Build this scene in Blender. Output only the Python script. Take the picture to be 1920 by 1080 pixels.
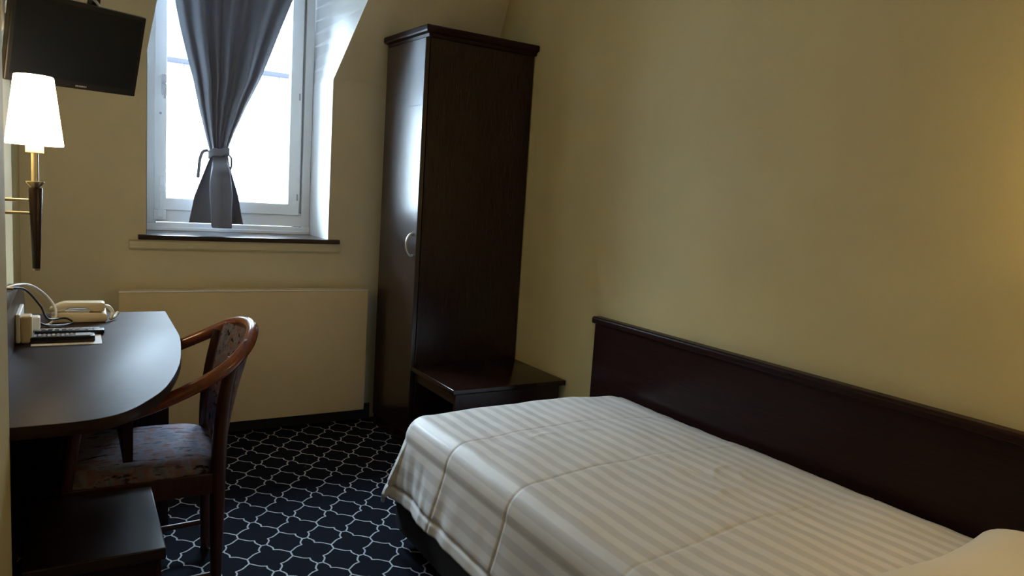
import bpy, bmesh, math, random
from mathutils import Vector, Matrix, noise

random.seed(4)
PI = math.pi
for o in list(bpy.data.objects):
    bpy.data.objects.remove(o)
S = bpy.context.scene
C = S.collection

# ------------------------------------------------------------------ camera
YAW, PITCH, ROLL, FPX = .549, -.120, .065, 1352.7
F = Vector((math.sin(YAW)*math.cos(PITCH), math.cos(YAW)*math.cos(PITCH), math.sin(PITCH)))
R0 = Vector((math.cos(YAW), -math.sin(YAW), 0)); U0 = R0.cross(F)
RT = math.cos(ROLL)*R0 + math.sin(ROLL)*U0
UP = -math.sin(ROLL)*R0 + math.cos(ROLL)*U0
cd = bpy.data.cameras.new('camera'); cam = bpy.data.objects.new('camera', cd); C.objects.link(cam)
cd.sensor_width = 36; cd.lens = FPX*36/1920; cd.clip_start = .02
M4 = Matrix((RT, UP, -F)).transposed().to_4x4(); M4.translation = Vector((-2.016, -3.728, 1.249))
cam.matrix_world = M4
S.camera = cam

# ------------------------------------------------------------------ world, exposure
w = bpy.data.worlds.new('sky'); S.world = w; w.use_nodes = True
bg = w.node_tree.nodes['Background']; bg.inputs[0].default_value = (.66, .83, 1.0, 1); bg.inputs[1].default_value = 82.0
S.view_settings.view_transform = 'Standard'; S.view_settings.look = 'None'
S.view_settings.exposure = 0.0; S.view_settings.gamma = 1; S.view_settings.use_curve_mapping = False
LAMP_STRENGTH = 16.0
BEDLAMP_STRENGTH = 26.0
BULB_STRENGTH = 200.0
# daylight sampling portal in the window opening (adds no light of its own)
pl = bpy.data.lights.new('window_portal', 'AREA'); pl.shape = 'RECTANGLE'; pl.size = .62; pl.size_y = 1.12
pl.cycles.is_portal = True
po = bpy.data.objects.new('window_portal', pl); C.objects.link(po); po.location = (-1.31, .46, 1.71); po.rotation_euler = (-PI/2, 0, 0)

# ------------------------------------------------------------------ material helpers
def mat(name, col, rough=.6, metal=0, coat=0, spec=.5, **kw):
    m = bpy.data.materials.new(name); m.use_nodes = True
    b = m.node_tree.nodes['Principled BSDF']
    b.inputs['Base Color'].default_value = (*col, 1); b.inputs['Roughness'].default_value = rough
    b.inputs['Metallic'].default_value = metal; b.inputs['Coat Weight'].default_value = coat
    b.inputs['Specular IOR Level'].default_value = spec
    for k, v in kw.items(): b.inputs[k.replace('_', ' ')].default_value = v
    return m
def N(m, t, **kw):
    n = m.node_tree.nodes.new(t)
    for k, v in kw.items(): setattr(n, k, v)
    return n
def L(m, a, b): m.node_tree.links.new(a, b)
def bsdf(m): return m.node_tree.nodes['Principled BSDF']
def coords(m, scale=(1, 1, 1), kind='Object'):
    tc = N(m, 'ShaderNodeTexCoord'); mp = N(m, 'ShaderNodeMapping'); mp.inputs['Scale'].default_value = scale
    L(m, tc.outputs[kind], mp.inputs[0]); return mp.outputs[0]
def ramp(m, fac, stops, interp='LINEAR'):
    r = N(m, 'ShaderNodeValToRGB'); r.color_ramp.interpolation = interp
    e = r.color_ramp.elements
    while len(e) < len(stops): e.new(.5)
    for q, (p, c) in zip(e, stops): q.position = p; q.color = (*c, 1)
    L(m, fac, r.inputs[0]); return r.outputs[0]
def noise_tex(m, vec, scale, detail=3, rough=.5):
    n = N(m, 'ShaderNodeTexNoise'); n.inputs['Scale'].default_value = scale
    n.inputs['Detail'].default_value = detail; n.inputs['Roughness'].default_value = rough
    L(m, vec, n.inputs['Vector']); return n.outputs['Fac']
def bump(m, h, strength=.2, dist=.002):
    b = N(m, 'ShaderNodeBump'); b.inputs['Strength'].default_value = strength; b.inputs['Distance'].default_value = dist
    L(m, h, b.inputs['Height']); L(m, b.outputs[0], bsdf(m).inputs['Normal'])
def paint(name, col, rough=.7, bs=.25, scale=160, spec=.35):
    m = mat(name, col, rough, spec=spec); v = coords(m)
    n1 = noise_tex(m, v, 3, 2)
    c = tuple(x*.93 for x in col)
    L(m, ramp(m, n1, [(.3, c), (.7, col)]), bsdf(m).inputs['Base Color'])
    bump(m, noise_tex(m, v, scale, 2), bs, .0015); return m
def wood(name, dark, light, rough=.3, grain=(3, 3, 60), coat=.0, spec=.5):
    m = mat(name, dark, rough, coat=coat, spec=spec); v = coords(m, grain)
    n = noise_tex(m, v, 3, 5, .6)
    L(m, ramp(m, n, [(.25, dark), (.75, light)]), bsdf(m).inputs['Base Color'])
    return m
def emit(name, col, s):
    m = bpy.data.materials.new(name); m.use_nodes = True; nt = m.node_tree
    nt.nodes.remove(nt.nodes['Principled BSDF'])
    e = nt.nodes.new('ShaderNodeEmission'); e.inputs[0].default_value = (*col, 1); e.inputs[1].default_value = s
    nt.links.new(e.outputs[0], nt.nodes['Material Output'].inputs[0]); return m

# ------------------------------------------------------------------ materials
M = {}
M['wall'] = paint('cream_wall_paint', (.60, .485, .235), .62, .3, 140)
M['wall2'] = paint('cream_wall_paint_light_lifted', (.70, .63, .45), .62, .3, 140)  # room's cream paint, lightened and greyed to stand in for cool ambient light
M['board'] = paint('cream_board_paint', (.86, .74, .42), .6, .1, 100)
M['ceil'] = paint('white_ceiling_paint', (.82, .81, .78), .7, .3, 140)
M['white'] = paint('white_window_paint', (.88, .90, .90), .4, .08, 60)
M['reveal'] = paint('white_reveal_paint', (.86, .87, .86), .6, .15, 120)
M['radiator'] = paint('cream_radiator_enamel', (.72, .58, .36), .4, .04, 60)
M['edge_highlight'] = mat('white_edge_highlight', (.90, .89, .85), .2)
M['mahogany'] = wood('dark_mahogany', (.010, .0042, .0035), (.024, .009, .007), .27, (60, 60, 3), spec=.38)
M['mahogany_door'] = wood('lacquered_mahogany_door', (.010, .0042, .0035), (.024, .009, .007), .24, (60, 60, 3), coat=.55, spec=.5)
bsdf(M['mahogany_door']).inputs['Coat Roughness'].default_value = .30
M['mahogany_flat'] = wood('dark_mahogany_flat', (.009, .0038, .0032), (.020, .008, .006), .17, (3, 3, 50), spec=.42)
M['mahogany_y'] = wood('dark_mahogany_along', (.011, .0045, .0038), (.026, .010, .008), .32, (60, 3, 60), spec=.12)
M['desk'] = wood('desk_laminate', (.020, .011, .010), (.036, .020, .017), .45, (4, 60, 60), spec=.115)
M['laminate'] = wood('satin_laminate', (.020, .011, .010), (.036, .020, .017), .30, (4, 60, 60), spec=.2)
M['bench'] = wood('polished_bench_top', (.016, .009, .008), (.028, .015, .013), .30, (4, 60, 60), spec=.55)
M['sill'] = wood('sill_board', (.02, .010, .008), (.035, .016, .013), .22, (3, 60, 60))
M['bentwood'] = wood('red_brown_bentwood', (.14, .030, .008), (.24, .058, .014), .20, (20, 20, 20), coat=.5)
M['chairleg'] = wood('red_brown_leg', (.028, .0075, .004), (.055, .015, .007), .36, (50, 50, 4), coat=.05)
M['brass'] = mat('satin_brass', (.50, .45, .33), .34, 1)
M['steel'] = mat('satin_steel', (.62, .62, .62), .3, 1)
M['black'] = mat('black_plastic', (.009, .009, .011), .38, spec=.35)
M['screen'] = mat('matt_black_screen', (.006, .0075, .012), .3, spec=.28)
M['grey_mark'] = mat('grey_print', (.16, .16, .17), .5)
M['cream_plastic'] = mat('cream_plastic', (.66, .56, .38), .35)
M['white_plastic'] = mat('white_plastic', (.78, .76, .70), .4)
M['grey_plastic'] = mat('grey_plastic', (.42, .43, .46), .4)
M['silver_plastic'] = mat('silver_plastic', (.42, .46, .52), .35, .3)
M['divan'] = paint('charcoal_divan_cloth', (.030, .029, .032), .9, .5, 500)
M['base'] = mat('dark_skirting', (.010, .009, .009), .5)
M['mattress'] = paint('mattress_ticking', (.7, .68, .62), .9, .2, 300)
M['shade'] = emit('glowing_shade', (1.0, .76, .44), LAMP_STRENGTH)
M['bedshade'] = emit('glowing_bed_shade', (1.0, .73, .29), BEDLAMP_STRENGTH)
M['bulb'] = emit('bare_bulb', (1.0, .70, .30), BULB_STRENGTH)
M['facade'] = paint('white_render', (.32, .32, .32), .8, .2, 30)
M['gutter'] = mat('zinc_gutter', (.012, .012, .015), .8, spec=0)
M['scratch'] = mat('scratch_mark', (.004, .003, .003), .8)

def roof_tiles():
    m = mat('slate_roof', (.3, .33, .36), .9, spec=0); v = coords(m, (1, 1, 1))
    b = N(m, 'ShaderNodeTexBrick'); b.inputs['Scale'].default_value = 3
    b.inputs['Color1'].default_value = (.075, .08, .088, 1); b.inputs['Color2'].default_value = (.048, .052, .06, 1); b.inputs['Mortar'].default_value = (.020, .023, .027, 1)
    L(m, v, b.inputs['Vector']); L(m, b.outputs[0], bsdf(m).inputs['Base Color']); return m
M['roof'] = roof_tiles()

def glass():
    m = bpy.data.materials.new('window_glass'); m.use_nodes = True; nt = m.node_tree
    nt.nodes.remove(nt.nodes['Principled BSDF'])
    t = nt.nodes.new('ShaderNodeBsdfTransparent'); g = nt.nodes.new('ShaderNodeBsdfGlossy'); g.inputs['Roughness'].default_value = .02
    f = nt.nodes.new('ShaderNodeFresnel'); f.inputs[0].default_value = 1.25; mx = nt.nodes.new('ShaderNodeMixShader')
    t.inputs[0].default_value = (.96, .98, .98, 1)
    nt.links.new(f.outputs[0], mx.inputs[0]); nt.links.new(t.outputs[0], mx.inputs[1]); nt.links.new(g.outputs[0], mx.inputs[2])
    nt.links.new(mx.outputs[0], nt.nodes['Material Output'].inputs[0]); return m
M['glass'] = glass()

def curtain_mat():
    m = mat('grey_curtain_cloth', (.19, .195, .225), .75, spec=.3)
    b = bsdf(m); b.inputs['Sheen Weight'].default_value = .3; b.inputs['Sheen Roughness'].default_value = .4
    v = coords(m, (1, 1, 1)); n = noise_tex(m, v, 700, 2)
    L(m, ramp(m, n, [(.3, (.17, .174, .205)), (.7, (.215, .22, .255))]), b.inputs['Base Color'])
    bump(m, n, .2, .0008)
    tr = N(m, 'ShaderNodeBsdfTranslucent'); tr.inputs[0].default_value = (.16, .16, .20, 1)
    ms = N(m, 'ShaderNodeMixShader'); ms.inputs[0].default_value = .12
    L(m, b.outputs[0], ms.inputs[1]); L(m, tr.outputs[0], ms.inputs[2]); L(m, ms.outputs[0], m.node_tree.nodes['Material Output'].inputs[0]); return m
M['curtain'] = curtain_mat()

def carpet_mat():
    m = mat('navy_trellis_carpet', (.01, .012, .02), .95, spec=.1)
    nt = m.node_tree
    tc = N(m, 'ShaderNodeTexCoord'); sp = N(m, 'ShaderNodeSeparateXYZ'); L(m, tc.outputs['Object'], sp.inputs[0])
    A, B, CX, CY, TILT = .1415, .1925, -1.528, -1.073, -.028
    def mth(op, a, b=None):
        n = N(m, 'ShaderNodeMath', operation=op)
        for i, q in enumerate((a, b)):
            if q is None: continue
            if isinstance(q, (int, float)): n.inputs[i].default_value = q
            else: L(m, q, n.inputs[i])
        return n.outputs[0]
    def fold(c, p):   # distance to the nearest lattice centre
        q = mth('DIVIDE', c, p); q = mth('ADD', q, .5); fr = mth('SUBTRACT', q, mth('FLOOR', q)); return mth('MULTIPLY', mth('ABSOLUTE', mth('SUBTRACT', fr, .5)), p)
    xs = mth('SUBTRACT', sp.outputs[0], CX)
    ys = mth('SUBTRACT', mth('SUBTRACT', sp.outputs[1], CY), mth('MULTIPLY', xs, TILT))
    cb = N(m, 'ShaderNodeCombineXYZ'); L(m, fold(xs, A), cb.inputs[0]); L(m, fold(ys, B), cb.inputs[1])
    P = [(.0712, 0), (.0605, 0), (.0585, .0075), (.0535, .0135), (.0472, .029), (.0482, .0445), (.042, .0465), (.032, .0505), (.022, .058), (.012, .069), (.0, .081), (0, .098)]
    def vm(op, a, b=None, s=None):
        n = N(m, 'ShaderNodeVectorMath', operation=op)
        if isinstance(a, tuple): n.inputs[0].default_value = a
        else: L(m, a, n.inputs[0])
        if b is not None:
            if isinstance(b, tuple): n.inputs[1].default_value = b
            else: L(m, b, n.inputs[1])
        if s is not None: L(m, s, n.inputs['Scale'])
        return n
    best = None
    for p, q in zip(P[:-1], P[1:]):
        d = (q[0]-p[0], q[1]-p[1]); l2 = d[0]**2+d[1]**2
        pa = vm('SUBTRACT', cb.outputs[0], (p[0], p[1], 0)).outputs[0]
        h = vm('DOT_PRODUCT', pa, (d[0]/l2, d[1]/l2, 0)).outputs['Value']
        cl = N(m, 'ShaderNodeClamp'); L(m, h, cl.inputs[0])
        pr = vm('SCALE', (d[0], d[1], 0), s=cl.outputs[0]).outputs[0]
        ln = vm('LENGTH', vm('SUBTRACT', pa, pr).outputs[0]).outputs['Value']
        best = ln if best is None else mth('MINIMUM', best, ln)
    mr = N(m, 'ShaderNodeMapRange'); mr.inputs['From Min'].default_value = .0033; mr.inputs['From Max'].default_value = .0021
    L(m, best, mr.inputs['Value'])
    n = noise_tex(m, tc.outputs['Object'], 500, 2)
    dk = ramp(m, n, [(.3, (.0032, .0042, .009)), (.7, (.0065, .0085, .017))])
    mx = N(m, 'ShaderNodeMix', data_type='RGBA'); L(m, mr.outputs[0], mx.inputs[0]); L(m, dk, mx.inputs[6]); mx.inputs[7].default_value = (.52, .54, .56, 1)
    L(m, mx.outputs[2], bsdf(m).inputs['Base Color'])
    bump(m, n, .5, .003); return m
M['carpet'] = carpet_mat()

def duvet_mat():
    m = mat('white_satin_stripe', (.78, .76, .72), .6, spec=.4)
    tc = N(m, 'ShaderNodeTexCoord'); sp = N(m, 'ShaderNodeSeparateXYZ'); L(m, tc.outputs['UV'], sp.inputs[0])
    a = N(m, 'ShaderNodeMath', operation='MULTIPLY'); a.inputs[1].default_value = 2*PI/.052; L(m, sp.outputs[0], a.inputs[0])
    s = N(m, 'ShaderNodeMath', operation='SINE'); L(m, a.outputs[0], s.inputs[0])
    mr = N(m, 'ShaderNodeMapRange'); mr.inputs['From Min'].default_value = -.25; mr.inputs['From Max'].default_value = .25; L(m, s.outputs[0], mr.inputs['Value'])
    L(m, ramp(m, mr.outputs[0], [(0, (.79, .77, .745)), (1, (.66, .64, .625))]), bsdf(m).inputs['Base Color'])
    rr = N(m, 'ShaderNodeMapRange'); rr.inputs['To Min'].default_value = .55; rr.inputs['To Max'].default_value = .38
    L(m, mr.outputs[0], rr.inputs['Value']); L(m, rr.outputs[0], bsdf(m).inputs['Roughness'])
    v = coords(m); bump(m, noise_tex(m, v, 600, 2), .12, .0008); return m
M['duvet'] = duvet_mat()
M['pillow'] = paint('white_pillow_cotton', (.78, .74, .66), .85, .15, 400)

def fabric_mat():
    m = mat('multicolour_seat_cloth', (.3, .2, .2), .85, spec=.25)
    v = coords(m, (9, 34, 30)); n = noise_tex(m, v, 1.6, 4, .65)
    v2 = coords(m, (5, 5, 5)); n2 = noise_tex(m, v2, 4, 3)
    c1 = ramp(m, n2, [(.35, (.12, .118, .165)), (.48, (.19, .18, .235)), (.56, (.20, .105, .105)), (.66, (.14, .14, .20))])
    c2 = ramp(m, n, [(.38, (.012, .010, .012)), (.43, (1, 1, 1)), (.62, (1, 1, 1)), (.68, (.35, .40, .6))])
    mx = N(m, 'ShaderNodeMix', data_type='RGBA', blend_type='MULTIPLY'); mx.inputs[0].default_value = 1
    L(m, c1, mx.inputs[6]); L(m, c2, mx.inputs[7]); L(m, mx.outputs[2], bsdf(m).inputs['Base Color'])
    bump(m, noise_tex(m, coords(m), 500, 2), .3, .001); return m
M['fabric'] = fabric_mat()

def paper_mat():
    m = mat('printed_paper', (.75, .76, .80), .6); v = coords(m, (1, 1, 1))
    b = N(m, 'ShaderNodeTexBrick'); b.inputs['Scale'].default_value = 1
    b.inputs['Brick Width'].default_value = .05; b.inputs['Row Height'].default_value = .011; b.inputs['Mortar Size'].default_value = .0035; b.inputs['Mortar Smooth'].default_value = .3
    b.inputs['Color1'].default_value = (.66, .62, .68, 1); b.inputs['Color2'].default_value = (.72, .66, .68, 1); b.inputs['Mortar'].default_value = (.80, .82, .86, 1)
    L(m, v, b.inputs['Vector']); L(m, b.outputs[0], bsdf(m).inputs['Base Color']); return m
M['paper'] = paper_mat()

# ------------------------------------------------------------------ mesh helpers (all in room coordinates)
ORG = {}
def origin_of(p): return ORG.get(p.name, Vector((0, 0, 0))) if p else Vector((0, 0, 0))
def obj(name, bm, m, parent=None, smooth=None, loc=None):
    """one mesh object; vertices are given in room coordinates"""
    if isinstance(bm, tuple):
        vs, fs = bm; me = bpy.data.meshes.new(name); me.from_pydata(vs, [], fs); me.update()
        b = bmesh.new(); b.from_mesh(me); bmesh.ops.recalc_face_normals(b, faces=b.faces); b.to_mesh(me); b.free()
    else:
        bmesh.ops.recalc_face_normals(bm, faces=bm.faces)
        me = bpy.data.meshes.new(name); bm.to_mesh(me); bm.free()
    base = Vector(loc) if loc is not None else origin_of(parent)
    me.transform(Matrix.Translation(-base))
    for x in (m if isinstance(m, list) else [m]): me.materials.append(x)
    o = bpy.data.objects.new(name, me); C.objects.link(o)
    if parent: o.parent = parent
    if loc is not None and not parent: o.location = base
    ORG[o.name] = base
    if smooth is not None:
        for p in me.polygons: p.use_smooth = True
        me.set_sharp_from_angle(angle=math.radians(smooth))
    return o
def thing(name, label, cat, loc, group=None):
    o = bpy.data.objects.new(name, None); C.objects.link(o); o.location = loc; o.empty_display_size = .05
    ORG[o.name] = Vector(loc); return tag(o, label, cat, group)
def tag(o, label, cat, group=None, kind=None):
    o['label'] = label; o['category'] = cat
    if group: o['group'] = group
    if kind: o['kind'] = kind
    return o
def struct(name, bm, m, parent=None, smooth=None):
    o = obj(name, bm, m, parent, smooth)
    if not parent: o['kind'] = 'structure'
    return o
def box(bm, x0, x1, y0, y1, z0, z1, bev=0, seg=2):
    t = bmesh.new()
    bmesh.ops.create_cube(t, size=1)
    for v in t.verts: v.co = Vector(((x0+x1)/2+v.co.x*(x1-x0), (y0+y1)/2+v.co.y*(y1-y0), (z0+z1)/2+v.co.z*(z1-z0)))
    if bev: bmesh.ops.bevel(t, geom=t.edges[:], offset=bev, segments=seg, affect='EDGES', profile=.5)
    merge(bm, t); return bm
def merge(bm, t):
    mp = {v: bm.verts.new(v.co) for v in t.verts}
    for f in t.faces:
        try: bm.faces.new([mp[v] for v in f.verts])
        except ValueError: pass
    t.free()
def B(*a, **k): return box(bmesh.new(), *a, **k)
def prism(bm, pts, axis, a, b):
    """polygon pts (2D) extruded along axis from a to b"""
    def P(p, t): return {'x': (t, p[0], p[1]), 'y': (p[0], t, p[1]), 'z': (p[0], p[1], t)}[axis]
    lo = [bm.verts.new(P(p, a)) for p in pts]; hi = [bm.verts.new(P(p, b)) for p in pts]
    bm.faces.new(lo[::-1]); bm.faces.new(hi); n = len(pts)
    for i in range(n): bm.faces.new((lo[i], lo[(i+1) % n], hi[(i+1) % n], hi[i]))
    return bm
def bevel_sharp(bm, off, seg=2, ang=30):
    bmesh.ops.recalc_face_normals(bm, faces=bm.faces)
    e = [x for x in bm.edges if len(x.link_faces) == 2 and x.calc_face_angle(0) > math.radians(ang)]
    bmesh.ops.bevel(bm, geom=e, offset=off, segments=seg, affect='EDGES', profile=.5); return bm
def tube(bm, pts, r, n=12, cap=True, flat=None):
    """sweep a circle (or ellipse: flat = (rn, rb)) along pts; r may be a list"""
    pts = [Vector(p) for p in pts]; rings = []
    up = Vector((0, 0, 1)); prev = None
    for i, p in enumerate(pts):
        d = (pts[min(i+1, len(pts)-1)]-pts[max(i-1, 0)]).normalized()
        if prev is None:
            a = d.cross(up) if abs(d.dot(up)) < .95 else d.cross(Vector((1, 0, 0)))
        else: a = prev - d*prev.dot(d)
        a.normalize(); prev = a; b = d.cross(a)
        rr = r[i] if isinstance(r, (list, tuple)) else r
        fa, fb = flat if flat else (1, 1)
        rings.append([bm.verts.new(p + a*math.cos(2*PI*k/n)*rr*fa + b*math.sin(2*PI*k/n)*rr*fb) for k in range(n)])
    for A, Bq in zip(rings[:-1], rings[1:]):
        for k in range(n): bm.faces.new((A[k], A[(k+1) % n], Bq[(k+1) % n], Bq[k]))
    if cap: bm.faces.new(rings[0][::-1]); bm.faces.new(rings[-1])
    return bm
def lathe(bm, prof, cx, cy, n=32, cap=True):
    rings = [[bm.verts.new((cx+r*math.cos(2*PI*k/n), cy+r*math.sin(2*PI*k/n), z)) for k in range(n)] for r, z in prof]
    for A, Bq in zip(rings[:-1], rings[1:]):
        for k in range(n): bm.faces.new((A[k], A[(k+1) % n], Bq[(k+1) % n], Bq[k]))
    if cap: bm.faces.new(rings[0][::-1]); bm.faces.new(rings[-1])
    return bm
def spline(pts, n=8):
    """Catmull-Rom through pts"""
    p = [Vector(q) for q in pts]; p = [2*p[0]-p[1]]+p+[2*p[-1]-p[-2]]; out = []
    for i in range(1, len(p)-2):
        for k in range(n):
            t = k/n
            out.append(.5*((2*p[i])+(-p[i-1]+p[i+1])*t+(2*p[i-1]-5*p[i]+4*p[i+1]-p[i+2])*t*t+(-p[i-1]+3*p[i]-3*p[i+1]+p[i+2])*t**3))
    out.append(p[-2]); return out
def grid(f, nu, nv):
    vs = [f(i/nu, j/nv) for i in range(nu+1) for j in range(nv+1)]
    fs = [(i*(nv+1)+j, (i+1)*(nv+1)+j, (i+1)*(nv+1)+j+1, i*(nv+1)+j+1) for i in range(nu) for j in range(nv)]
    return vs, fs
def lerp_tab(tab, z):
    if z <= tab[0][0]: return tab[0][1]
    for (a, va), (b, vb) in zip(tab[:-1], tab[1:]):
        if z <= b: return va+(vb-va)*(z-a)/(b-a)
    return tab[-1][1]
def smooth(a, b, x):
    t = min(1, max(0, (x-a)/(b-a))); return t*t*(3-2*t)

# ================================================================== SETTING
XL, XLP, YB, YP, ZC = -2.215, -2.126, -5.0, -2.085, 2.45    # left niche wall, left pier face, rear wall, pier start, ceiling
ZK, SL = 1.808, 2.4                                         # knee height, roof slope
WX0, WX1, WD = -1.733, -.880, .35                           # dormer opening, window depth
ZS, ZD = .966, 2.36                                         # bottom of opening, dormer ceiling
struct('floor', B(-3.4, .2, YB-.1, .45, -.1, 0), M['carpet'])
bm = bmesh.new()
box(bm, -2.4, .2, 0, .44, 0, ZS); box(bm, -2.4, WX0, 0, .44, ZS, ZK); box(bm, WX1, .2, 0, .44, ZS, ZK)
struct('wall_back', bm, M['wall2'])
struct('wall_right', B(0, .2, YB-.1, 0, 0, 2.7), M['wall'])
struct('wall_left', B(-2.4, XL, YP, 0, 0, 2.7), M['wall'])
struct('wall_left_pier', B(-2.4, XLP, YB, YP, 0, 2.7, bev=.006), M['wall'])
struct('wall_rear', B(-2.4, .2, YB-.1, YB, 0, 2.7), M['ceil'])
# sloping roof lining (three pieces round the dormer) and flat ceiling
yc = -(ZC-ZK)/SL; yd = -(ZD-ZK)/SL
def xl(y): return WX0-.37*y                                # flared edges of the dormer opening on the roof slope
def xr(y): return WX1-.70*y
bm = bmesh.new()
def slope_piece(pts, th=.2, dx=0):
    lo = [bm.verts.new((x, y, ZK-SL*y)) for x, y in pts]; hi = [bm.verts.new((x+dx, y+.05, ZK-SL*y+th)) for x, y in pts]
    bm.faces.new(lo); bm.faces.new(hi[::-1]); n = len(pts)
    for i in range(n): bm.faces.new((lo[i], lo[(i+1) % n], hi[(i+1) % n], hi[i]))
slope_piece([(-2.4, 0), (WX0, 0), (xl(yd), yd), (xl(yd), yc), (-2.4, yc)], dx=-.08)
slope_piece([(.2, 0), (.2, yc), (xr(yd), yc), (xr(yd), yd), (WX1, 0)], dx=.08)
slope_piece([(xl(yd), yd), (xr(yd), yd), (xr(yd), yc), (xl(yd), yc)])
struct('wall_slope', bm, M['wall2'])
struct('ceiling', B(-2.4, .2, YB-.1, yc, ZC, ZC+.2), M['ceil'])
# dormer cheeks and dormer ceiling
vs, fs = [], []
for x0, xf in ((WX0+.002, xl), (WX1-.002, xr)):
    k = len(vs); vs += [(x0, WD+.1, ZS), (x0, .001, ZS), (x0, .001, ZK), (x0, WD+.1, ZK)]; fs.append((k, k+1, k+2, k+3))
    n = 8; k = len(vs)
    for i in range(n+1):
        t_ = i/n; y = yd*t_; z = ZK+(ZD-ZK)*t_
        vs += [(x0, WD+.1, z), (xf(y), y+.001, z)]
    for i in range(n): fs.append((k+2*i, k+2*i+1, k+2*i+3, k+2*i+2))
k = len(vs); vs += [(WX0, WD+.1, ZD), (xl(yd), yd, ZD), (xr(yd), yd, ZD), (WX1, WD+.1, ZD)]; fs.append((k, k+1, k+2, k+3))
bm = (vs, fs)
struct('wall_dormer', bm, M['reveal'])
struct('baseboard_back', B(-2.2, -.62, -.014, 0, 0, .085, bev=.003), M['base'])
struct('baseboard_right', B(-.014, 0, -4.9, -.99, 0, .085, bev=.003), M['base'])

# window sill board and the moulding below it
bm = bmesh.new(); box(bm, -1.768, -.828, -.036, 0, .964, .987, bev=.003); box(bm, WX0+.004, WX1-.004, 0, WD+.02, .964, .986)
struct('trim_1', bm, M['sill'])
bm = bmesh.new(); prism(bm, [(-.001, .918), (-.014, .918), (-.020, .926), (-.020, .955), (-.026, .964), (-.001, .964)], 'x', -1.802, -.832)
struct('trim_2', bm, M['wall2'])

# window: frame, sash, pane, fittings
WF = .345
bm = bmesh.new()
box(bm, WX0+.004, -1.66, WF+.012, WF+.09, .986, ZD, bev=.003); box(bm, -.93, WX1-.004, WF+.012, WF+.09, .986, ZD, bev=.003)
box(bm, -.965, -.925, WF+.051, WF+.09, 1.0, ZD); box(bm, -1.66, -.93, WF+.012, WF+.09, 1.028, 1.10, bev=.002); box(bm, -1.66, -.93, WF+.012, WF+.09, 2.29, ZD, bev=.003)
box(bm, WX0+.004, WX1-.004, WF+.002, WF+.09, .986, 1.024, bev=.003)
box(bm, WX0+.004, WX1-.004, WF-.004, WF+.09, .986, 1.003, bev=.002)
win = struct('window_1', bm, M['white']); ORG[win.name] = Vector((0, 0, 0))
bm = bmesh.new()
box(bm, -1.672, -1.616, WF, WF+.05, 1.090, 2.305, bev=.004); box(bm, -1.007, -.945, WF, WF+.05, 1.090, 2.305, bev=.004)
box(bm, -1.62, -1.0, WF, WF+.05, 1.090, 1.152, bev=.004); box(bm, -1.62, -1.0, WF, WF+.05, 2.25, 2.305, bev=.004)
sash = obj('sash', bm, M['white'], win)
obj('pane', B(-1.622, -1.0, WF+.024, WF+.028, 1.146, 2.256), M['glass'], win)
bm = bmesh.new(); box(bm, -1.648, -1.630, WF-.012, WF, 1.098, 1.26, bev=.002); box(bm, -1.652, -1.618, WF-.018, WF-.002, 1.182, 1.212, bev=.003)
obj('espagnolette_bar', bm, M['white'], win)
bm = bmesh.new(); box(bm, -1.676, -1.618, WF-.014, WF+.004, 1.040, 1.090, bev=.003); box(bm, -1.656, -1.632, WF-.020, WF-.012, 1.052, 1.092, bev=.002)
obj('corner_lock', bm, M['white'], win)
bm = bmesh.new(); box(bm, -1.640, -1.618, WF-.010, WF, 1.66, 1.76, bev=.003); tube(bm, spline([(-1.629, WF-.008, 1.71), (-1.627, WF-.035, 1.71), (-1.627, WF-.04, 1.70), (-1.629, WF-.042, 1.64)], 4), .007, 8)
obj('handle', bm, M['grey_plastic'], win)
tb = bmesh.new(); tube(tb, [(-1.645, WF-.006, 1.570), (-1.645, WF+.002, 1.570)], .006, 10); obj('cover_cap', tb, M['grey_plastic'], win)
for z in (1.735, 1.19):
    tb = bmesh.new(); tube(tb, [(-.958, WF-.002, z-.018), (-.958, WF-.002, z+.018)], .004, 8); obj('hinge_pin', tb, M['grey_plastic'], win)

# house across the street, seen through the pane
hs = thing('neighbouring_house', 'white rendered house across the street seen through the window', 'house', (0, 5, -4))
obj('wall', B(-9, 9, 5, 6, -4, 2.50), M['facade'], hs)
obj('roof', prism(bmesh.new(), [(4.96, 2.50), (8.2, 4.5), (11.5, 2.5), (11.5, 2.42), (4.96, 2.42)], 'x', -9.2, 9.2), M['roof'], hs)
tb = bmesh.new(); tube(tb, [(-9, 4.94, 2.50), (9, 4.94, 2.50)], .028, 10); obj('gutter', tb, M['gutter'], hs)

# ================================================================== RADIATOR
t = thing('panel_radiator', 'wide flat cream panel radiator on the wall below the window', 'radiator', (-1.272, -.06, .085))
RX0, RX1 = -1.851, -.693
obj('front_panel', B(RX0, RX1, -.122, -.108, .086, .732, bev=.004, seg=3), M['radiator'], t, smooth=40)
obj('top_edge_highlight', B(RX0, RX1, -.124, -.104, .732, .738, bev=.0025, seg=3), M['edge_highlight'], t, smooth=40)  # bright highlight on the radiator's top edge, painted in as a thin white strip
bm = bmesh.new(); box(bm, RX0+.004, RX1-.004, -.108, -.03, .724, .735, bev=.002)
obj('top_grille', bm, M['radiator'], t)
bm = bmesh.new(); box(bm, RX0+.004, RX0+.014, -.108, -.03, .10, .73); obj('side_cover', bm, M['radiator'], t)
bm = bmesh.new(); box(bm, RX1-.014, RX1-.004, -.108, -.03, .10, .73); obj('side_cover', bm, M['radiator'], t)
obj('back_panel', B(RX0+.014, RX1-.014, -.05, -.03, .11, .72), M['radiator'], t)
for x in (-1.6, -.95): obj('wall_bracket', B(x-.015, x+.015, -.03, -.001, .2, .66), M['radiator'], t)

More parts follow.
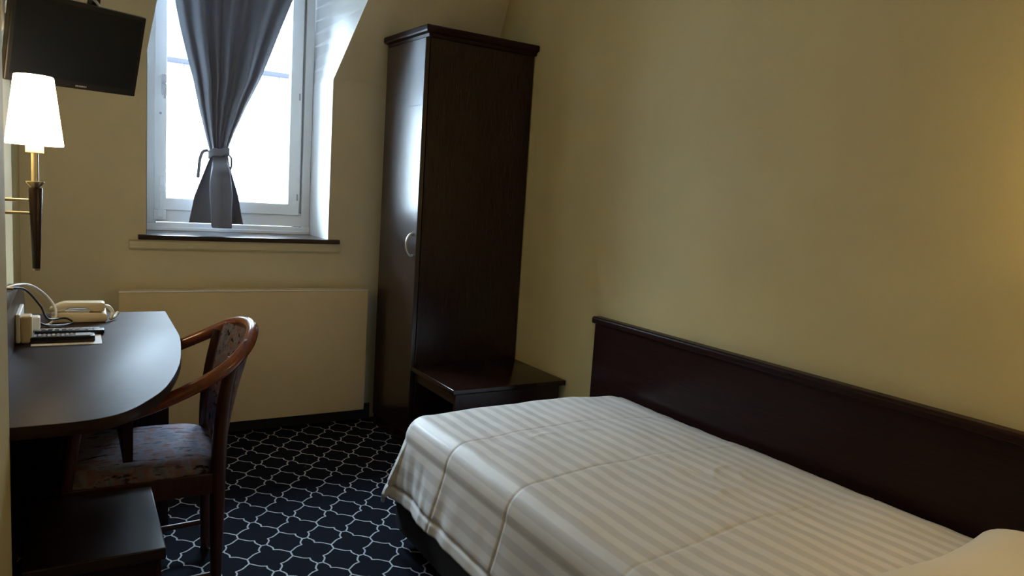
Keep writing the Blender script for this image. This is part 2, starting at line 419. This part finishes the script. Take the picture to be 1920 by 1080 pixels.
# ================================================================== CURTAIN
LE = [(1.00, -1.528), (1.03, -1.524), (1.164, -1.50), (1.286, -1.457), (1.36, -1.432), (1.402, -1.429), (1.484, -1.45), (1.611, -1.481), (1.736, -1.507), (1.858, -1.539), (1.978, -1.569), (2.097, -1.593), (2.34, -1.65)]
RE = [(1.00, -1.258), (1.029, -1.263), (1.176, -1.29), (1.296, -1.326), (1.36, -1.342), (1.41, -1.346), (1.498, -1.316), (1.638, -1.259), (1.779, -1.194), (1.92, -1.142), (2.062, -1.092), (2.204, -1.039), (2.34, -.98)]
FOLDS = [(.06, .05, .5), (.20, .055, 1.0), (.36, .05, .55), (.50, .05, .75), (.62, .045, .35), (.78, .06, .9), (.93, .05, .4)]
CY0 = .215
def curtain_up(u, v):
    z = 1.375+(2.34-1.375)*v; a = lerp_tab(LE, z); b = lerp_tab(RE, z)
    uu = u+.03*math.sin(3*v+2)*math.sin(PI*u)*(1-v)
    x = a+(b-a)*uu
    k = .35+.65*smooth(0, .5, v); d = 0
    for c, wd, h in FOLDS: d += h*math.exp(-((u-c)/wd)**2)
    d = d*.075*k+.012*noise.noise(Vector((u*4, v*3, 1.3)))
    y = CY0+.03-d-(1-v)**6*.012*math.sin(PI*u)
    return (x, y, z)
def curtain_low(u, v):
    z = 1.388-(1.388-1.030)*v; a = lerp_tab(LE, z); b = lerp_tab(RE, z); w_ = b-a
    k = smooth(0, .28, v)
    c0, c1 = a+w_*(.20+.19*smooth(.1, 1, v)), a+w_*(.88-.13*smooth(.1, 1, v))
    yb, yf = CY0+.020*k+.006, CY0+.006-.050*k
    o_ = .010*k
    P = [(a, yb-.012*k), (a+(c0-a)*.5, yb+.004), (c0+o_, yb+.004), (c0+o_*.6, (yb+yf)/2), (c0-.002, yf+.010*k), (c0+.012, yf), ((c0+c1)/2, yf-.008*k), (c1-.012, yf), (c1+.002, yf+.010*k), (c1-o_*.6, (yb+yf)/2), (c1-o_, yb+.004), (b-(b-c1)*.5, yb+.004), (b, yb-.014*k)]
    q = u*(len(P)-1); i = min(int(q), len(P)-2); t = q-i
    p0, p1, p2, p3 = P[max(i-1, 0)], P[i], P[i+1], P[min(i+2, len(P)-1)]
    x, y = (.5*(2*p1[j]+(p2[j]-p0[j])*t+(2*p0[j]-5*p1[j]+4*p2[j]-p3[j])*t*t+(3*p1[j]-p0[j]-3*p2[j]+p3[j])*t**3) for j in (0, 1))
    f = smooth(.30, .38, u)*(1-smooth(.62, .70, u))
    y -= .012*math.exp(-((v-.20)/.07)**2)*f
    z -= .020*f*v-.006*v
    return (x, y, z)
cu = thing('curtain', 'grey curtain tied in the middle, hanging in front of the window', 'curtain', (-1.39, CY0, 1.03))
def cloth(name, f, nu, nv, m, parent, th=.003):
    o = obj(name, grid(f, nu, nv), m, parent, smooth=180)
    md = o.modifiers.new('thickness', 'SOLIDIFY'); md.thickness = th; md.offset = 0
    return o
cloth('upper_drape', curtain_up, 120, 60, M['curtain'], cu)
cloth('lower_drape', curtain_low, 110, 46, M['curtain'], cu)
def band(u, v):
    th = 2*PI*u; z = 1.372+.040*v + .010*math.cos(th)-.006*math.sin(th)
    return (-1.388+.050*math.cos(th), CY0+.005+.036*math.sin(th), z+.004*math.sin(5*th))
tie = cloth('tieback', band, 48, 6, M['curtain'], cu, .004)
tail = spline([(-1.440, CY0, 1.402), (-1.465, CY0-.005, 1.392), (-1.478, CY0-.004, 1.355), (-1.482, CY0, 1.31), (-1.486, CY0, 1.262)], 6)
def tailf(u, v):
    k = u*(len(tail)-1); i = min(int(k), len(tail)-2); p = tail[i].lerp(tail[i+1], k-i)
    d = (tail[i+1]-tail[i]).normalized(); s = Vector((d.z, 0, -d.x))
    return tuple(p+s*.015*(v-.5))
obj('tie_end', grid(tailf, 24, 2), M['curtain'], tie).modifiers.new('thickness', 'SOLIDIFY').thickness = .003
tb = bmesh.new(); tube(tb, spline([(-1.345, CY0-.02, 1.385), (-1.335, CY0-.03, 1.37), (-1.332, CY0-.02, 1.33), (-1.336, CY0, 1.31)], 5), .005, 8)
obj('tie_end', tb, M['curtain'], tie)
cr = thing('curtain_rod', 'thin metal rod at the dormer ceiling carrying the grey curtain', 'curtain rod', (-1.3, CY0, 2.33))
tb = bmesh.new(); tube(tb, [(WX0, CY0, 2.335), (WX1, CY0, 2.335)], .009, 12); obj('pole', tb, M['steel'], cr)

# ================================================================== WARDROBE
wd = thing('wardrobe', 'tall narrow dark mahogany wardrobe in the corner beside the window', 'wardrobe', (-.30, -.27, 0))
def skew(bm):
    for v in bm.verts:
        if v.co.x < -.4: v.co.x -= .080*(v.co.y+.513)
    return bm
bm = skew(box(bmesh.new(), -.582, -.006, -.515, -.105, .0, 1.985, bev=.003))
obj('carcass', bm, M['mahogany'], wd)
door = obj('door', skew(B(-.606, -.584, -.513, -.108, .06, 1.982, bev=.003)), M['mahogany_door'], wd)
tb = bmesh.new(); tube(tb, spline([(-.606, -.478, 1.058), (-.622, -.478, 1.056), (-.636, -.478, 1.035), (-.641, -.478, 1.005), (-.636, -.478, .975), (-.622, -.478, .954), (-.606, -.478, .952)], 5), .0055, 10)
h = obj('handle', skew(tb), M['steel'], door, smooth=60); h['label'] = 'bowed satin steel handle'
obj('scratch', skew(B(-.6066, -.605, -.50, -.37, 1.6715, 1.6730)), M['scratch'], door)
pr = [(-.582, 1.985), (-.592, 1.985), (-.597, 1.999), (-.622, 2.004), (-.626, 2.010), (-.626, 2.030), (-.622, 2.034), (-.30, 2.034), (-.30, 1.985)]
def cornice():
    """moulded top: profile offset outward on the left and near sides"""
    bm = bmesh.new(); prof = [(0, 1.985), (.014, 1.985), (.017, 1.998), (.036, 2.003), (.040, 2.009), (.040, 2.028), (.036, 2.033), (0, 2.034)]
    rings = []
    for d, z in prof:
        rings.append([bm.verts.new(p) for p in ((-.584-d, -.099, z), (-.584-d, -.513-d, z), (-.002, -.513-d, z), (-.002, -.099, z))])
    for A, Bq in zip(rings[:-1], rings[1:]):
        for k in range(4): bm.faces.new((A[k], A[(k+1) % 4], Bq[(k+1) % 4], Bq[k]))
    bm.faces.new(rings[0][::-1]); bm.faces.new(rings[-1]); return skew(bm)
obj('cornice', cornice(), M['mahogany_y'], wd)
obj('plinth', skew(B(-.600, -.584, -.51, -.11, 0, .056)), M['mahogany'], wd)

# ================================================================== LOW CABINET BESIDE THE WARDROBE
cb = thing('bedside_cabinet', 'low dark wooden cabinet between the wardrobe and the foot of the bed', 'cabinet', (-.30, -.75, 0))
obj('top', B(-.606, -.003, -.990, -.519, .388, .412, bev=.004, seg=4), M['mahogany_flat'], cb, smooth=50)
obj('side_panel', B(-.585, -.03, -.972, -.952, 0, .388, bev=.002), M['mahogany'], cb)
obj('side_panel', B(-.585, -.03, -.540, -.520, 0, .388, bev=.002), M['mahogany'], cb)
obj('back_panel', B(-.045, -.03, -.952, -.540, .02, .388), M['mahogany'], cb)
obj('rail', B(-.583, -.565, -.952, -.540, .335, .388, bev=.002), M['mahogany'], cb)
obj('shelf', B(-.575, -.045, -.952, -.540, .05, .07), M['mahogany_flat'], cb)

# ================================================================== HEADBOARD, BED, DUVET, PILLOW
hb = thing('headboard', 'long dark mahogany side panel behind the bed on the right wall', 'headboard', (-.02, -2.4, .05))
obj('panel', B(-.028, 0, -3.6, -1.209, .06, .740, bev=.002), M['mahogany_y'], hb)
bm = bmesh.new(); prism(bm, [(0, .732), (-.040, .732), (-.045, .737), (-.045, .756), (-.038, .763), (0, .763)], 'y', -3.605, -1.204)
obj('cap_rail', bevel_sharp(bm, .003), M['mahogany_y'], hb)

bed = thing('bed', 'single bed with a charcoal base standing against the dark headboard', 'bed', (-.55, -2.4, 0))
obj('base', B(-1.034, -.075, -3.42, -1.415, .055, .275, bev=.012, seg=3), M['divan'], bed, smooth=40)
obj('mattress', B(-.985, -.08, -3.42, -1.475, .275, .440, bev=.03, seg=3), M['mattress'], bed, smooth=40)
for x in (-.99, -.13):
    for y in (-1.74, -3.2):
        tb = bmesh.new(); lathe(tb, [(.02, 0), (.024, .055)], x, y, 16); obj('leg', tb, M['black'], bed)

DS0, DT0, DR = .875, 1.93, .085           # flat width, flat length (from y=-3.42), edge radius
DX, DY, DZ = -.072, -3.42, .482
LS, LT = .328, .322
def seam_depth(s, t):
    d = 0
    x = DX-s; y = DY+t
    for yy in (-1.78, -2.145, -2.60):
        q = y-yy-.015*math.sin(x*5+yy); d += math.exp(-(q/.0048)**2)
    for xx, ya, yb in ((-.86, -2.145, -1.78), (-.46, -3, -2.145)):
        if ya-.03 < y < yb+.03:
            q = x-xx-.02*math.sin(y*4); d += math.exp(-(q/.0052)**2)
    return d
def duvet(u, v):
    s = u*(DS0+LS); t = v*(DT0+LT)
    ds, dt = max(0, s-DS0), max(0, t-DT0)
    if ds > 0 or dt > 0:
        d = (ds**3.2+dt**3.2)**(1/3.2); n = math.hypot(ds, dt); e = (ds/n, dt/n)
        if d < DR*PI/2: h = DR*math.sin(d/DR); g = DR*(1-math.cos(d/DR)); rest = 0
        else: rest = d-DR*PI/2; h = DR+.25*rest; g = DR+.968*rest
        al = t if ds > dt else s
        wv = noise.noise(Vector((al*5.0, 3.1, 0)))*.022+noise.noise(Vector((al*13, 7.7, 0)))*.011+noise.noise(Vector((al*24+rest*9, 2.2, 0)))*.007*math.exp(-((t-DT0-.05)/.4)**2)
        near = math.exp(-((t-DT0-.05)/.35)**2)
        h += wv*min(1, rest/.15)*(.6+.8*near)
        if ds > 0 and dt > 0: h += .02*min(1, rest/.2)
        # hem seam
        edge = min(LS-ds if ds > 0 else 9, LT-dt if dt > 0 else 9)
        h -= .006*math.exp(-((edge-.038)/.006)**2)
        h -= .0026*min(1.1, seam_depth(s, t))*(1 if ds > dt else 0)
        x = DX-min(s, DS0)-h*e[0]; y = DY+min(t, DT0)+h*e[1]; z = DZ-g
    else: x, y, z = DX-s, DY+t, DZ
    flat = (1-smooth(DS0-.02, DS0+.1, s))*(1-smooth(DT0-.02, DT0+.1, t))
    crown = .012*math.sin(min(1, s/DS0)*PI)
    fine = noise.noise(Vector((s*3, t*2.2, .4)))*.010+noise.noise(Vector((s*9, t*6, 2.4)))*.0042+noise.noise(Vector((s*17+t*6, t*9-s*8, 6.4)))*.0016+noise.noise(Vector((s*6-t*5, t*20, 4.4)))*.0018
    z += flat*(crown+fine-.0021*min(1.1, seam_depth(s, t)))
    z -= (1-smooth(0, .06, s))*.012
    for (cx, cy, a, l, hgt) in ((-.40, -2.30, .5, .09, .0032), (-.36, -2.36, .9, .06, .003), (-.52, -1.85, -.4, .05, .003), (-.72, -1.83, .3, .06, .003), (-.50, -2.42, .2, .08, .003)):
        px, py = (DX-s)-cx, (DY+t)-cy
        q = px*math.cos(a)+py*math.sin(a); r = -px*math.sin(a)+py*math.cos(a)+q*q*4
        z += hgt*math.exp(-(r/.012)**2)*math.exp(-(q/l)**2)*flat
    return (x, y, z)
nu, nv = 250, 560
dv = obj('duvet', grid(duvet, nu, nv), M['duvet'], None, smooth=180, loc=(-.55, -2.4, .46))
uvl = dv.data.uv_layers.new(name='UVMap')
for p in dv.data.polygons:
    for li in p.loop_indices:
        vi = dv.data.loops[li].vertex_index
        uvl.data[li].uv = ((vi//(nv+1))/nu*(DS0+LS), (vi % (nv+1))/nv*(DT0+LT))
md = dv.modifiers.new('thickness', 'SOLIDIFY'); md.thickness = .010; md.offset = -1
tag(dv, 'white striped duvet spread over the bed, hanging over its side', 'duvet')

def pillow(u, v):
    # closed cushion: v wraps round, u across the width
    a = 2*u-1
    W, D, H = .385, .31, .100
    th = 2*PI*v
    c, s_ = math.cos(th), math.sin(th)
    wx = W*math.copysign(abs(a)**.8, a)
    k = (1-abs(a)**3.5)**.5 if abs(a) < 1 else 0
    pinch = 1-.10*(1-a*a)
    y = D*math.copysign(abs(c)**.75, c)*(.86+.14*(1-k) if k > 0 else 1)*(.88+.12*abs(a))
    z = H*math.copysign(abs(s_)**.8, s_)*max(k, .02)
    z = z*(1+.12*noise.noise(Vector((wx*6, y*6, .7)))) 
    if z < 0: z *= .25
    y *= 1-.22*abs(a)**10
    return (-.49+wx, -3.175+y*pinch, .508+z)
pv, pf = grid(pillow, 48, 48)
pw = obj('pillow', (pv, pf), M['pillow'], None, smooth=180, loc=(-.49, -3.175, .5))
pb = bmesh.new(); pb.from_mesh(pw.data); bmesh.ops.remove_doubles(pb, verts=pb.verts, dist=.0008); bmesh.ops.holes_fill(pb, edges=pb.edges[:], sides=60); bmesh.ops.recalc_face_normals(pb, faces=pb.faces); pb.to_mesh(pw.data); pb.free()
tag(pw, 'plump white pillow lying on the duvet against the headboard', 'pillow')

# ================================================================== DESK
dk = thing('desk', 'dark wooden wall desk with a curved front corner beside the chair', 'desk', (-1.95, -1.4, 0))
edge = spline([(-1.727, -1.15, 0), (-1.730, -1.25, 0), (-1.744, -1.40, 0), (-1.766, -1.58, 0), (-1.797, -1.737, 0), (-1.835, -1.87, 0), (-1.878, -1.963, 0), (-1.925, -2.035, 0), (-1.975, -2.068, 0), (-2.03, -2.079, 0)], 6)
out = [(-2.205, -.746), (-1.723, -.746)]+[(p.x, p.y) for p in edge]+[(-2.205, -2.079)]
bm = prism(bmesh.new(), out, 'z', .722, .75)
obj('desk_top', bevel_sharp(bm, .003, 2, 40), M['desk'], dk, smooth=35)
obj('end_panel', B(-2.19, -1.733, -.985, -.962, 0, .722, bev=.002), M['mahogany'], dk)
obj('apron', B(-1.93, -1.91, -2.02, -.985, .63, .722, bev=.002), M['mahogany_y'], dk)
obj('back_board', B(-2.19, -2.175, -2.07, -.985, .05, .722), M['mahogany_y'], dk)
pts = [(-2.079, .750), (-2.079, .892), (-1.05, .892)]+[(-1.05+.28*math.sin(k*PI/20), .752+.140*math.cos(k*PI/20)) for k in range(1, 10)]+[(-.77, .750)]
bm = prism(bmesh.new(), pts, 'x', -2.195, -2.162)
obj('upstand', bevel_sharp(bm, .002, 2, 40), M['laminate'], dk, smooth=35)

lb = thing('low_unit', 'low dark wooden bench unit standing below the desk, foreground left', 'bench', (-2.0, -1.82, 0))
obj('top', B(-2.118, -1.841, -2.0, -1.615, .382, .410, bev=.003), M['bench'], lb)
obj('body', B(-2.118, -1.862, -1.975, -1.635, .06, .382, bev=.002), M['mahogany'], lb)
obj('plinth', B(-2.11, -1.885, -1.955, -1.645, 0, .06), M['base'], lb)
obj('door', B(-1.862, -1.848, -1.97, -1.64, .07, .375, bev=.002), M['mahogany'], lb)

# wall board behind the lamp
struct('trim_3', B(XL, -2.196, YP+.002, -.752, .83, 1.98, bev=.002), M['board'])

# ================================================================== WALL LAMPS
def wall_lamp(x, y, z, sx, label, shade, group):
    """x of the lamp axis, z of the shade's underside, sx: -1 wall to the left, +1 to the right"""
    wallx = -2.196 if sx < 0 else 0.0
    t = thing('wall_lamp', label, 'lamp', (wallx, y, z-.15), group)
    tb = bmesh.new(); lathe(tb, [(.068, z), (.0695, z+.003), (.0475, z+.184), (.0455, z+.187), (.0445, z+.184), (.0665, z+.002)], x, y, 40, cap=False)
    tb.faces.ensure_lookup_table(); o = obj('lamp_shade', tb, shade, t, smooth=50); o['label'] = 'glowing tapered white shade'
    obj('socket_block', B(x-.021, x+.021, y-.021, y+.021, z-.022, z+.001, bev=.002), M['cream_plastic'], t)
    tb = bmesh.new(); lathe(tb, [(.009, z-.101), (.009, z-.020)], x, y, 16); obj('stem', tb, M['brass'], t, smooth=40)
    tb = bmesh.new(); lathe(tb, [(.010, z-.120), (.012, z-.116), (.022, z-.104), (.022, z-.100), (.009, z-.099)], x, y, 24); obj('collar', tb, M['brass'], t, smooth=40)
    tb = bmesh.new(); lathe(tb, [(.0095, z-.345), (.0175, z-.122), (.0165, z-.118)], x, y, 24); bo = obj('spindle', tb, M['mahogany'], t, smooth=40); bo['label'] = 'dark wooden tapered spindle'
    tb = bmesh.new(); lathe(tb, [(.0085, z-.350), (.0098, z-.344)], x, y, 24); obj('end_cap', tb, M['brass'], bo, smooth=40)
    if shade is M['bedshade']:
        tb = bmesh.new(); bmesh.ops.create_uvsphere(tb, u_segments=20, v_segments=12, radius=.024, matrix=Matrix.Translation((x, y, z+.075))); obj('bulb', tb, M['bulb'], t, smooth=180)
    for dz in (-.153, -.189):
        tb = bmesh.new(); tube(tb, [(x+sx*.01, y, z+dz), (wallx-sx*.012, y, z+dz)], .0048, 12); obj('arm', tb, M['brass'], t, smooth=60)
    obj('wall_plate', B(min(wallx, wallx-sx*.014), max(wallx, wallx-sx*.014), y-.03, y+.03, z-.225, z-.115, bev=.003), M['brass'], t)
    return t
wall_lamp(-2.109, -1.30, 1.317, -1, 'lit wall lamp with a dark wooden spindle above the desk', M['shade'], None)
wall_lamp(-.165, -3.27, 1.34, 1, 'lit wall lamp above the pillow end of the headboard', M['bedshade'], None)

# small brass pin that carries the flex at the edge of the board
tb = bmesh.new(); tube(tb, [(-2.196, -1.45, .936), (-2.155, -1.45, .936)], .0045, 12)
tag(obj('wall_pin', tb, M['brass'], None, smooth=60, loc=(-2.196, -1.45, .936)), 'short brass pin sticking out of the wall above the desk', 'pin')

# ================================================================== TELEVISION
tv = thing('television', 'black flat television on a wall bracket above the lamp', 'television', (-1.998, -1.059, 1.633))
TC = Vector((-1.998, -1.059, 1.633)); ya, ti, ro = .559, .282, .035
n_ = Vector((math.sin(ya)*math.cos(ti), -math.cos(ya)*math.cos(ti), -math.sin(ti)))
rt_ = Vector((math.cos(ya), math.sin(ya), 0)); up_ = rt_.cross(-n_)
if up_.z < 0: up_ = -up_
r2 = math.cos(ro)*rt_+math.sin(ro)*up_; u2 = -math.sin(ro)*rt_+math.cos(ro)*up_
TM = Matrix((r2, u2, n_)).transposed().to_4x4(); TM.translation = TC
def tvobj(name, bm, m, parent=tv, sm=None):
    bm.transform(TM); return obj(name, bm, m, parent, smooth=sm)
TW, TH = .41, .26
bm = bmesh.new(); box(bm, -TW/2, TW/2, -TH/2, TH/2, -.026, 0, bev=.004)
box(bm, -TW/2+.05, TW/2-.05, -TH/2+.04, TH/2-.04, -.05, -.024, bev=.008); cas = tvobj('casing', bm, M['black'])
tvobj('screen', B(-TW/2+.013, TW/2-.013, -TH/2+.022, TH/2-.013, -.002, .0006), M['screen'])
bm = bmesh.new()
for k in range(7): box(bm, .020+k*.0052-.018, .0235+k*.0052-.018, -TH/2+.0075, -TH/2+.0125, -.0005, .0006)
tvobj('logo', bm, M['grey_mark'])
# bracket
bp = TM @ Vector((0, .05, -.05))
tb = bmesh.new(); box(tb, -.05, .05, 0, .10, -.062, -.048, bev=.003); br = tvobj('bracket_plate', tb, M['black'])
wp = Vector((XL, bp.y+.03, bp.z+.10))
tb = bmesh.new(); tube(tb, [bp, bp+Vector((-.02, .05, .05)), wp+Vector((.02, 0, 0))], .014, 10); obj('bracket_arm', tb, M['black'], tv, smooth=60)
obj('wall_plate', B(XL, XL+.016, wp.y-.05, wp.y+.05, wp.z-.09, wp.z+.09, bev=.002), M['black'], tv)
bm = bmesh.new(); box(bm, .05, .075, TH/2-.06, TH/2+.11, -.075, -.045, bev=.003); tvobj('bracket_bar', bm, M['black'])
# cables
def T(x, y, z): return TM @ Vector((x, y, z))
tb = bmesh.new(); tube(tb, spline([T(-.17, .06, -.05), T(-.205, .02, -.07), T(-.215, -.01, -.05), T(-.205, .015, -.03), T(-.20, .08, -.05), T(-.17, .13, -.06)], 6), .005, 8)
tag(obj('aerial_cable', tb, M['grey_plastic'], None, smooth=80, loc=tuple(T(-.2, 0, -.05))), 'thin grey cable looping beside the edge of the television', 'cable')
tb = bmesh.new(); tube(tb, spline([T(-.02, .10, -.05), T(.0, .145, -.045), T(.03, .150, -.03), T(.06, .132, -.03), T(.075, .10, -.045)], 6), .0045, 8)
tag(obj('power_cable', tb, M['white_plastic'], None, smooth=80, loc=tuple(T(0, .1, -.05))), 'white cable arching above the top of the television', 'cable')

# ================================================================== CHAIR
ch = thing('armchair', 'bentwood armchair with patterned seat, pushed up to the desk', 'chair', (-1.85, -1.385, 0))
def se(n, a, b, p):
    return [(a*math.copysign(abs(math.cos(2*PI*k/n))**(2/p), math.cos(2*PI*k/n)), b*math.copysign(abs(math.sin(2*PI*k/n))**(2/p), math.sin(2*PI*k/n))) for k in range(n)]
SX, SY = -1.862, -1.385
def seat_pad():
    bm = bmesh.new(); n = 64; rings = []
    for f, z in ((.96, .398), (1.0, .410), (1.0, .422), (.975, .438), (.92, .449), (.80, .457), (.55, .463), (.25, .466)):
        rings.append([bm.verts.new((SX+x*f, SY+y*f, z)) for x, y in se(n, .222, .200, 5)])
    for A, Bq in zip(rings[:-1], rings[1:]):
        for k in range(n): bm.faces.new((A[k], A[(k+1) % n], Bq[(k+1) % n], Bq[k]))
    bm.faces.new(rings[0][::-1]); bm.faces.new(rings[-1]); return bm
obj('seat', seat_pad(), M['fabric'], ch, smooth=60)
bm = bmesh.new()
for y in (-1.588, -1.202): box(bm, -2.05, -1.66, y, y+.022, .350, .412, bev=.003)
for x in (-2.065, -1.672): box(bm, x, x+.022, -1.575, -1.19, .350, .412, bev=.003)
obj('seat_frame', bm, M['chairleg'], ch)
LOOP = [(-2.02, -1.205, .585), (-1.95, -1.165, .612), (-1.83, -1.142, .657), (-1.706, -1.150, .708), (-1.623, -1.172, .748), (-1.575, -1.225, .783), (-1.550, -1.305, .802), (-1.542, -1.385, .806), (-1.553, -1.465, .797), (-1.585, -1.535, .766), (-1.644, -1.585, .722), (-1.722, -1.602, .680), (-1.83, -1.605, .634), (-1.95, -1.592, .596), (-2.02, -1.56, .575)]
tb = bmesh.new(); tube(tb, spline(LOOP, 7), .019, 16); obj('arm_loop', tb, M['bentwood'], ch, smooth=80)
for y, pts in ((-1.575, [(-1.664, -1.575, 0), (-1.664, -1.575, .20), (-1.662, -1.575, .42), (-1.656, -1.575, .55), (-1.642, -1.573, .66), (-1.622, -1.566, .745)]),
               (-1.205, [(-1.640, -1.205, 0), (-1.642, -1.205, .20), (-1.644, -1.205, .42), (-1.640, -1.203, .55), (-1.626, -1.20, .66), (-1.606, -1.20, .760)])):
    tb = bmesh.new(); q = spline(pts, 5); tube(tb, q, [.015+.006*smooth(0, .4, p.z)-.003*smooth(.5, .76, p.z) for p in q], 14); obj('leg', tb, M['chairleg'], ch, smooth=80)
for y, yt in ((-1.565, -1.568), (-1.21, -1.208)):
    tb = bmesh.new(); q = spline([(-2.05, y, 0), (-2.045, y, .2), (-2.04, y, .42), (-2.02, yt, .58)], 5); tube(tb, q, [.013+.006*smooth(0, .4, p.z) for p in q], 14); obj('leg', tb, M['chairleg'], ch, smooth=80)
for y in (-1.575, -1.205):
    tb = bmesh.new(); tube(tb, [(-2.05, y, .085), (-1.66 if y < -1.4 else -1.64, y, .095)], .0095, 12); obj('stretcher', tb, M['chairleg'], ch, smooth=80)
def back_pad(side):
    def f(u, v):
        z = .455+.335*v; hw = .150+.012*v
        y = -1.388+hw*(2*u-1)
        bow = (1-(2*u-1)**2)*.050*(.45+.55*v)
        x = -1.648+.055*v**1.6+bow
        return (x+side*.011*(1-(2*u-1)**6), y, z)
    return f
n1 = grid(back_pad(1), 24, 16); n0 = grid(back_pad(-1), 24, 16)
o = len(n1[0]); vs = n1[0]+n0[0]; fs = n1[1]+[tuple(i+o for i in f) for f in n0[1]]
nvv = 17
ringi = [i*nvv for i in range(25)]+[24*nvv+j for j in range(1, 17)]+[i*nvv+16 for i in range(23, -1, -1)]+[j for j in range(15, 0, -1)]
fs += [(ringi[k], ringi[(k+1) % len(ringi)], ringi[(k+1) % len(ringi)]+o, ringi[k]+o) for k in range(len(ringi))]
obj('backrest', (vs, fs), M['fabric'], ch, smooth=60)

# ================================================================== THINGS ON THE DESK
ZT = .75
ph = thing('telephone', 'cream desk telephone at the far end of the desk', 'telephone', (-2.0, -.86, ZT))
bm = bmesh.new(); prism(bm, [(-2.085, ZT+.001), (-1.928, ZT+.001), (-1.922, ZT+.006), (-1.922, ZT+.022), (-1.926, ZT+.030), (-2.06, ZT+.034), (-2.085, ZT+.022)], 'y', -.95, -.79)
obj('base', bevel_sharp(bm, .004, 2), M['cream_plastic'], ph, smooth=40)
bm = bmesh.new(); prism(bm, [(-2.090, ZT+.036), (-2.052, ZT+.036), (-2.035, ZT+.046), (-1.985, ZT+.046), (-1.965, ZT+.034), (-1.930, ZT+.034), (-1.928, ZT+.062), (-1.935, ZT+.066), (-2.045, ZT+.067), (-2.062, ZT+.062), (-2.090, ZT+.046)], 'y', -.935, -.885)
hs_ = obj('handset', bevel_sharp(bm, .005, 2, 15), M['cream_plastic'], ph, smooth=40)
obj('keypad_panel', B(-2.05, -1.945, -.878, -.80, ZT+.031, ZT+.036, bev=.001), M['grey_plastic'], ph)
obj('grey_inlay', B(-2.04, -1.975, -.9365, -.930, ZT+.030, ZT+.040, bev=.001), M['grey_plastic'], ph)
tb = bmesh.new(); tube(tb, spline([(-1.929, -.91, ZT+.05), (-1.915, -.91, ZT+.045), (-1.905, -.915, ZT+.025), (-1.912, -.93, ZT+.010), (-1.898, -.905, ZT+.012), (-1.888, -.885, ZT+.022)], 6), .006, 8)
obj('cord', tb, M['white_plastic'], ph, smooth=80)

tag(obj('paper_sheet', B(-2.125, -1.948, -1.312, -1.045, ZT+.0004, ZT+.0016), M['paper'], None, loc=(-2.04, -1.18, ZT)), 'white printed sheet lying on the desk under the remote controls', 'paper')
def remote(cx, cy, ln, wd, ht, label, m, silver):
    z = ZT+.0017
    t = thing('remote_control', label, 'remote control', (cx, cy, z), 'remote controls on the desk')
    bm = bmesh.new(); box(bm, cx-ln/2, cx+ln/2, cy-wd/2, cy+wd/2, z, z+ht, bev=.004, seg=2); bod = obj('body', bm, m, t, smooth=40)
    if silver:
        bm = prism(bmesh.new(), [(cx+ln/2-.05, cy-wd/2+.004), (cx+ln/2-.012, cy-wd/2+.003), (cx+ln/2-.004, cy), (cx+ln/2-.012, cy+wd/2-.003), (cx+ln/2-.05, cy+wd/2-.004)], 'z', z+ht-.002, z+ht+.0012); obj('silver_end', bm, M['silver_plastic'], t)
    k = 0
    for i in range(9):
        for j in range(3):
            x = cx-ln/2+.014+i*(ln-(.062 if silver else .026))/9; y = cy-wd/2+.010+j*(wd-.020)/2
            bm = bmesh.new(); box(bm, x-.0035, x+.0035, y-.003, y+.003, z+ht-.001, z+ht+.0016, bev=.0008, seg=1)
            obj('button', bm, [M['grey_plastic'], M['silver_plastic'], M['grey_mark']][(i*2+j) % 3], t)
    return t
remote(-2.048, -1.262, .165, .046, .020, 'thicker black remote control with a silver tip, nearer the desk edge', M['black'], True)
remote(-2.030, -1.150, .185, .042, .015, 'slim black remote control on the sheet, nearer the telephone', M['black'], False)

# socket plate on the upstand with two plugs in it
sk = thing('power_socket', 'cream socket plate with plugs at the back of the desk', 'socket', (-2.155, -1.33, ZT+.05))
sh = Matrix.Translation((0, 0, 0))
obj('plate', B(-2.162, -2.150, -1.29, -1.09, ZT+.006, ZT+.090, bev=.004, seg=3), M['white_plastic'], sk)
obj('adapter', B(-2.150, -2.122, -1.285, -1.235, ZT+.004, ZT+.084, bev=.006, seg=3), M['cream_plastic'], sk)
obj('plug', B(-2.150, -2.106, -1.20, -1.155, ZT+.024, ZT+.066, bev=.006, seg=3), M['white_plastic'], sk)
tb = bmesh.new(); tube(tb, spline([(-2.107, -1.165, ZT+.04), (-2.085, -1.15, ZT+.030), (-2.04, -1.04, ZT+.012), (-2.022, -.99, ZT+.010), (-2.045, -.965, ZT+.020), (-2.09, -1.03, ZT+.03), (-2.11, -1.02, ZT+.07), (-2.145, -1.08, ZT+.13), (-2.172, -1.15, ZT+.147), (-2.192, -1.2, ZT+.148)], 8), .0032, 8)
tag(obj('black_flex', tb, M['black'], None, smooth=80, loc=(-2.1, -1.1, ZT)), 'black flex looping from the plug over the desk top', 'cable')
tb = bmesh.new(); tube(tb, spline([(-2.192, -1.18, ZT+.149), (-2.165, -1.12, ZT+.152), (-2.135, -1.03, ZT+.138), (-2.10, -.97, ZT+.100), (-2.075, -.96, ZT+.060), (-2.07, -.98, ZT+.03), (-2.085, -1.0, ZT+.010), (-2.10, -1.02, ZT+.008)], 8), .0042, 8)
tag(obj('white_flex', tb, M['white_plastic'], None, smooth=80, loc=(-2.1, -.97, ZT)), 'white flex hanging beside the telephone over the desk', 'cable')
